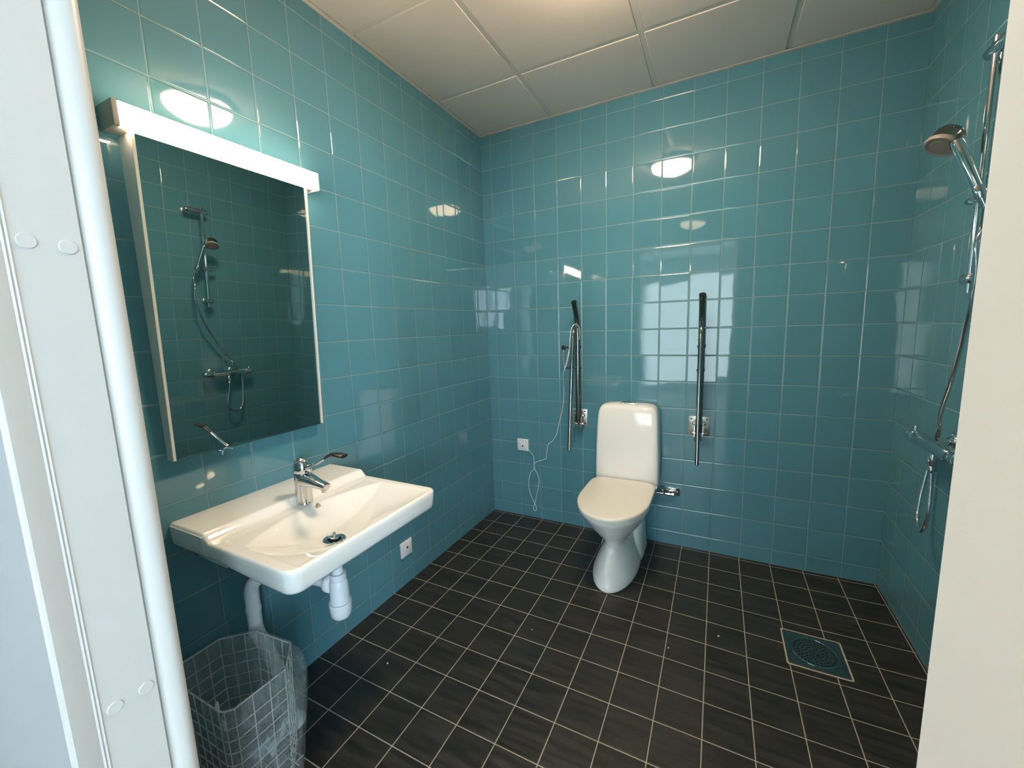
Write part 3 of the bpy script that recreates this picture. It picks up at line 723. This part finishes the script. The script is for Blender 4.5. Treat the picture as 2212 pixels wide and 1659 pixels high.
# ================================================================== FOLD-UP SUPPORT RAILS
def rail(xc, plate_x0, plate_x1, label, lean, holder):
    t = thing('support_rail', label, 'support rail', (xc, 0, .74), 'fold-up support rails beside the toilet')
    z0, z1 = .685, .795
    bm = bmnew(); box(bm, plate_x0, plate_x1, -.006, 0, z0, z1, .0025); build('wall_plate', bm, M_PLATE, t)
    for x in (plate_x0+.014, plate_x1-.014):
        for z in (z0+.016, z1-.016):
            bm = bmnew(); lathe(bm, [(.0052, .005), (.0052, .0075), (.003, .0095), (0, .0095)], (x, 0, z), (0, -1, 0), 14); build('screw', bm, M_STEEL, t)
    for sx in (-.021, .021):
        bm = bmnew()
        pr_ = [(-.005, .775), (-.030, .779), (-.064, .752), (-.072, .690), (-.060, .662), (-.040, .664), (-.005, .690)]
        loft(bm, [[(xc+sx+dx, y, z) for y, z in pr_] for dx in (-.0018, .0018)]); build('hinge_cheek', bm, M_PLATE, t, smooth=False)
    for z, y in ((.757, -.030), (.707, -.046)):
        bm = bmnew(); tube(bm, [(xc-.034, y, z), (xc+.034, y, z)], .0062, 14)
        for s in (-1, 1): lathe(bm, [(.0095, .0), (.0095, .006), (.006, .011), (0, .0125)], (xc+s*.024, y, z), (s, 0, 0), 14)
        build('hinge_bolt', bm, M_CHROME, t)
    L_ = lean                                      # sideways play of the raised arm
    bm = bmnew()
    A = smooth_path([(xc, -.044, .715), (xc, -.046, .80), (xc, -.047, 1.00), (xc, -.048, 1.20), (xc, -.050, 1.290), (xc, -.056, 1.335), (xc, -.072, 1.380), (xc, -.096, 1.424), (xc, -.114, 1.454)], 5)
    tube(bm, A, .0165, 22); build('main_tube', bm, M_STEEL, t)
    e = A[-1]; d = (A[-1]-A[-3]).normalized()
    bm = bmnew(); lathe(bm, [(.0168, -.002), (.0168, .0028), (.0150, .0048), (0, .0052)], e, d, 24); build('end_cap', bm, M_BLACK, t, label='black end cap')
    bm = bmnew()
    B = smooth_path([(xc, -.060, 1.312), (xc, -.085, 1.312), (xc, -.112, 1.300), (xc, -.132, 1.268), (xc, -.142, 1.22), (xc, -.153, 1.15), (xc, -.183, .95), (xc+.001, -.211, .76), (xc+.002, -.236, .592)], 5)
    tube(bm, B, .0105, 18); lathe(bm, [(.0108, 0), (.0108, .004), (.009, .006), (0, .006)], B[-1], (0, -.14, -1), 18)
    build('brace_tube', bm, M_STEEL, t)
    for z in (1.185, 1.058):
        for s in (-1, 1):
            bm = bmnew(); lathe(bm, [(.0068, .012), (.0068, .0185), (.005, .0205), (.0022, .0195), (0, .0195)], (xc, -.048, z), (s, 0, 0), 14)
            build('bolt', bm, M_BLACK, t)
    if not holder:
        for s, z in ((-1, 1.284), (1, 1.284), (-1, 1.228)):
            bm = bmnew(); lathe(bm, [(.0045, .012), (.0045, .0185), (.003, .0195), (0, .0195)], (xc, -.050, z), (s, 0, 0), 12)
            build('bolt', bm, M_CHROME, t)
    else:
        xo, y0 = xc-.073, -.098
        h = bmnew()
        tube(h, [(xc-.010, -.052, 1.186), (xc-.030, -.075, 1.186), (xo, y0, 1.186)], .0058, 14)
        tube(h, [(xo, y0, 1.190), (xo+.004, y0-.002, 1.056)], .0062, 14)
        tube(h, [(xo+.004, y0-.002, 1.060), (xc-.030, -.078, 1.062), (xc-.010, -.055, 1.062)], .0058, 14)
        ho = build('paper_holder', h, M_STEEL, t, label='small steel paper holder bracket')
        bm = bmnew(); box(bm, xo-.011, xo+.011, y0-.010, y0+.010, 1.174, 1.200, .002); build('corner_block', bm, M_BLACK, ho)
    return t
rail(.657, .606, .701, 'left fold-up steel support rail with paper holder and white cord, raised beside the switch', 0.0, True)
rail(1.3425, 1.288, 1.395, 'right fold-up steel support rail raised on the bare wall right of the toilet', 0.0, False)

# alarm pull cord
bm = bmnew()
cp = [(.262, -.0135, .512), (.272, -.018, .502), (.295, -.012, .480), (.317, -.008, .455), (.327, -.006, .425), (.326, -.006, .385), (.330, -.006, .355), (.344, -.006, .330), (.359, -.006, .295), (.357, -.006, .240), (.343, -.006, .180), (.330, -.006, .120), (.318, -.006, .085), (.313, -.006, .066), (.320, -.006, .052), (.332, -.006, .054), (.337, -.006, .070), (.325, -.0085, .105), (.302, -.006, .145), (.285, -.006, .200), (.283, -.006, .260), (.298, -.006, .320), (.325, -.008, .350), (.327, -.009, .375), (.331, -.009, .395), (.360, -.006, .412), (.395, -.006, .428), (.418, -.006, .442), (.420, -.006, .470), (.429, -.006, .520), (.440, -.006, .545), (.470, -.008, .570), (.497, -.008, .620), (.508, -.008, .670), (.525, -.009, .735), (.540, -.012, .790), (.553, -.020, .880), (.560, -.040, .950), (.575, -.090, 1.000), (.600, -.160, 1.04), (.622, -.172, 1.08), (.638, -.158, 1.16), (.642, -.148, 1.24), (.644, -.136, 1.290), (.652, -.120, 1.318), (.664, -.108, 1.326), (.676, -.096, 1.315), (.682, -.090, 1.290), (.681, -.090, 1.255), (.677, -.090, 1.232)]
tube(bm, smooth_path(cp, 5), .0017, 8)
tube(bm, smooth_path([(.641, -.152, 1.19), (.632, -.150, 1.16), (.612, -.128, 1.11), (.592, -.108, 1.062), (.590, -.106, 1.050)], 4), .0015, 8)
tag(build('pull_cord', bm, M_CORD), 'thin white alarm cord hanging from the back-wall switch to the left rail', 'cord')

# ================================================================== FLOOR DRAIN
dz = fz(DCX, DCY)
dr = thing('floor_drain', 'square satin steel floor drain with round perforated grate', 'floor drain', (DCX, DCY, dz))
bm = bmnew()
def sloped(bm):
    for v in bm.verts: v.co.z += fz(v.co.x, v.co.y)
bm = bmnew()
ring_o = rrect(DCX, DCY, .0965, .0965, 30, 0, 96); ring_i = [(DCX+.078*math.cos(2*PI*k/96), DCY+.078*math.sin(2*PI*k/96), 0) for k in range(96)]
for z, (a, b) in ((.0035, (ring_o, ring_i)),):
    ro = [bm.verts.new((x, y, .003)) for x, y, _ in ring_o]; ri = [bm.verts.new((x, y, .003)) for x, y, _ in ring_i]
    ro2 = [bm.verts.new((DCX+(x-DCX)*1.012, DCY+(y-DCY)*1.012, -.002)) for x, y, _ in ring_o]; ri2 = [bm.verts.new((x, y, -.004)) for x, y, _ in ring_i]
    for k in range(96):
        k2 = (k+1) % 96
        bm.faces.new((ro[k], ro[k2], ri[k2], ri[k])); bm.faces.new((ro2[k], ro2[k2], ro[k2], ro[k])); bm.faces.new((ri[k], ri[k2], ri2[k2], ri2[k]))
    bm.faces.new(ri2)
sloped(bm); build('drain_plate', bm, M_DRAIN, dr, smooth=False)
bm = bmnew(); prf = []
for k in range(97):
    a = 2*PI*k/96; prf.append((DCX+.0775*math.cos(a), DCY+.0775*math.sin(a), .0032))
tube(bm, prf, .0014, 6, False); sloped(bm); build('rim_ring', bm, M_CHROME, dr)
bm = bmnew(); loops = []
def circ(cx, cy, r, n, z): return [bm.verts.new((cx+r*math.cos(2*PI*k/n), cy+r*math.sin(2*PI*k/n), z)) for k in range(n)]
outer = circ(DCX, DCY, .0755, 64, .0030)
holes = [circ(DCX, DCY, .0038, 8, .0030)]
for rad, cnt in ((.0145, 7), (.0275, 13), (.0410, 19), (.0545, 25), (.0670, 31)):
    for k in range(cnt):
        a = 2*PI*k/cnt+rad*40; holes.append(circ(DCX+rad*math.cos(a), DCY+rad*math.sin(a), .0038, 8, .0030))
es = []
for lp in [outer]+holes:
    for k in range(len(lp)): es.append(bm.edges.new((lp[k], lp[(k+1) % len(lp)])))
bmesh.ops.triangle_fill(bm, use_beauty=True, use_dissolve=False, edges=es)
for lp in holes:                                                    # dimpled hole walls going down
    lo_ = [bm.verts.new((v.co.x, v.co.y, -.003)) for v in lp]
    for k in range(len(lp)): bm.faces.new((lp[k], lp[(k+1) % len(lp)], lo_[(k+1) % len(lp)], lo_[k])).material_index = 1
sloped(bm); build('grate', bm, [M_DRAIN, M_DARK], dr, smooth=False)
bm = bmnew(); lathe(bm, [(.0765, -.0038), (.0765, -.0032), (0, -.0032)], (DCX, DCY, dz), seg=48); build('sump', bm, M_DARK, dr)
bm = bmnew(); ri = rrect(DCX, DCY, .0985, .0985, 30, 0, 48); ro = rrect(DCX, DCY, .1045, .1045, 30, 0, 48)
a = [bm.verts.new((x, y, .0012)) for x, y, _ in ri]; b = [bm.verts.new((x, y, .0012)) for x, y, _ in ro]; c = [bm.verts.new((x, y, -.003)) for x, y, _ in ro]; e_ = [bm.verts.new((x, y, -.003)) for x, y, _ in ri]
for k in range(48):
    k2 = (k+1) % 48; bm.faces.new((a[k], a[k2], b[k2], b[k])); bm.faces.new((b[k], b[k2], c[k2], c[k])); bm.faces.new((e_[k], e_[k2], a[k2], a[k]))
sloped(bm); build('joint_frame', bm, mat('joint_mortar', (176, 168, 150), .8), dr, smooth=False)

# ================================================================== SHOWER
BXS, BYS = RW-.070, -.702
sr = thing('shower_rail', 'vertical chrome shower rail with brackets and slider on the right wall', 'shower rail', (RW, BYS, 1.38))
bm = bmnew(); tube(bm, [(BXS, BYS, 1.378), (BXS, BYS, 2.083)], .0115, 22); build('rail_bar', bm, M_CHROME, sr)
bm = bmnew()
tube(bm, [(BXS, BYS+.036, 2.052), (BXS, BYS+.030, 2.052), (BXS, BYS-.10, 2.052), (BXS, BYS-.106, 2.052)], [.014, .0175, .0175, .014], 20)
tube(bm, [(BXS, BYS-.075, 2.052), (RW-.003, BYS-.075, 2.052)], .010, 16); lathe(bm, [(.024, 0), (.024, .006), (.018, .010), (.010, .011)], (RW, BYS-.075, 2.052), (-1, 0, 0), 24)
build('upper_bracket', bm, M_CHROME, sr)
bm = bmnew()
tube(bm, [(BXS, BYS+.030, 1.420), (BXS, BYS+.026, 1.420), (BXS, BYS-.022, 1.420), (BXS, BYS-.026, 1.420)], [.0125, .0165, .0165, .012], 20)
tube(bm, [(BXS, BYS+.012, 1.420), (RW-.003, BYS+.012, 1.420)], .009, 16); lathe(bm, [(.022, 0), (.022, .006), (.016, .010), (.009, .011)], (RW, BYS+.012, 1.420), (-1, 0, 0), 24)
build('lower_bracket', bm, M_CHROME, sr)
HB = Vector((2.066, -.772, 1.652)); HT = Vector((2.020, -.742, 1.800))
bm = bmnew()
tube(bm, [(BXS+.002, BYS+.062, 1.655), (BXS, BYS+.056, 1.655), (BXS, BYS+.02, 1.652), (BXS, BYS-.05, 1.648), (BXS, BYS-.062, 1.648)], [.006, .011, .0150, .0150, .012], 18)
lathe(bm, [(.0165, -.018), (.0175, -.016), (.0175, .016), (.0165, .018)], (HB.x, HB.y, HB.z), (HT-HB), 20)
tube(bm, [(BXS, BYS-.03, 1.649), (HB.x, HB.y, HB.z)], .012, 14)
build('slider', bm, M_CHROME, sr)
hs_ = thing('hand_shower', 'chrome hand shower with grey spray face held in the rail slider', 'hand shower', tuple(HB))
hd = (HT-HB).normalized()
bm = bmnew(); tube(bm, [HB-hd*.045, HB-hd*.04, HB, HB+hd*.08, HT, HT+hd*.012], [.0090, .0105, .0125, .0145, .0150, .013], 22); build('handle', bm, M_CHROME, hs_)
HC = Vector((2.003, -.697, 1.822)); hn = Vector((-.52, -.22, -.82)).normalized()
bm = bmnew(); lathe(bm, [(0, -.040), (.026, -.040), (.033, -.037), (.0365, -.031), (.0378, -.020), (.0390, -.004), (.0405, .002)], HC, hn, 40)
tube(bm, [HT+Vector((.0, 0, -.004)), HC-hn*.020+Vector((.012, -.012, 0))], [.0150, .0175], 20)
build('shower_head', bm, M_STEEL, hs_)
bm = bmnew(); lathe(bm, [(.041, .0), (.0425, .003), (.0425, .009), (.040, .0125), (.034, .0125), (.033, .0105), (.026, .0105), (.025, .0125), (0, .0135)], HC, hn, 40)
build('spray_face', bm, M_SPRAY, hs_, label='grey spray face')

hp = [HB-hd*.040, HB-hd*.075+Vector((.004, -.004, 0)), (2.062, -.800, 1.52), (2.066, -.803, 1.43), (2.072, -.775, 1.312), (2.089, -.688, 1.14), (2.109, -.580, .985), (2.130, -.520, .895), (2.137, -.492, .86), (2.134, -.482, .800), (2.116, -.494, .690), (2.104, -.510, .600), (2.096, -.545, .556), (2.091, -.590, .555), (2.089, -.622, .600), (2.090, -.626, .660), (2.094, -.612, .720), (2.094, -.604, .775)]
path = smooth_path(hp, 60); rad = [.0070 if (i//1) % 2 else .0058 for i in range(len(path))]
# even ribs along the hose
Ls = [0]
for a, b in zip(path, path[1:]): Ls.append(Ls[-1]+(b-a).length)
step = .0021; pts = []; i = 0; s = 0
while s < Ls[-1]:
    while Ls[i+1] < s: i += 1
    k = (s-Ls[i])/max(1e-9, Ls[i+1]-Ls[i]); pts.append(path[i].lerp(path[i+1], k)); s += step
bm = bmnew(); tube(bm, pts, [.0071 if j % 2 else .0057 for j in range(len(pts))], 10)
tag(build('shower_hose', bm, M_CHROME, angle=180), 'ribbed chrome shower hose looping below the mixer', 'shower hose')

MZ, MX = .868, RW-.070
mix = thing('shower_mixer', 'horizontal chrome thermostatic shower mixer on the right wall', 'shower mixer', (RW, -.60, MZ))
bm = bmnew(); tube(bm, [(MX, -.480, MZ), (MX, -.725, MZ)], .0225, 28); box(bm, MX-.0205, MX+.018, -.720, -.485, MZ-.0185, MZ+.0215, .006, 3); build('mixer_body', bm, M_CHROME, mix)
for y0, s in ((-.482, 1), (-.723, -1)):
    bm = bmnew(); lathe(bm, [(.0205, 0), (.0215, .003), (.0230, .005), (.0230, .046), (.0215, .054), (.016, .060), (0, .0615)], (MX, y0, MZ), (0, s, 0), 32); kn = build('temperature_knob' if s < 0 else 'flow_knob', bm, M_CHROME, mix)
    bm = bmnew(); tube(bm, [(MX, y0+s*.034, MZ+.019), (MX, y0+s*.034, MZ+.034), (MX, y0+s*.034, MZ+.037)], [.0055, .0050, .003], 12); build('knob_tab', bm, M_CHROME, kn)
for y in (-.550, -.700):
    bm = bmnew(); tube(bm, [(MX+.01, y, MZ+.004), (RW-.004, y, MZ+.008)], .0135, 20); lathe(bm, [(.032, 0), (.032, .003), (.028, .010), (.018, .016), (.0135, .017)], (RW, y, MZ+.008), (-1, 0, 0), 28); build('wall_union', bm, M_CHROME, mix)
bm = bmnew(); lathe(bm, [(.0125, .0), (.0125, -.010), (.0150, -.014), (.0150, -.030), (.0120, -.050), (.0135, -.052), (.0135, -.066), (.0095, -.070)], (MX, -.604, MZ-.018), (0, 0, 1), 28); build('hose_outlet', bm, M_CHROME, mix)

# ================================================================== CRUMBS ON THE FLOOR
for x, y, s, lab in ((1.4655, -.683, .0042, 'white plaster crumb on the black floor right of centre'), (.735, -.985, .0026, 'tiny white crumb on the black floor below the basin corner'), (1.282, -.842, .0028, 'small white crumb on a floor joint in front of the toilet'), (.283, -1.392, .0032, 'white crumb on the floor under the trap')):
    bm = bmnew(); bmesh.ops.create_icosphere(bm, subdivisions=2, radius=s)
    for v in bm.verts: v.co *= 1+random.uniform(-.2, .2); v.co.z *= .6
    bmesh.ops.translate(bm, verts=bm.verts, vec=(x, y, fz(x, y)+s*.45))
    tag(build('plaster_crumb', bm, M_CRUMB, angle=30), lab, 'crumb', 'crumbs on the floor')
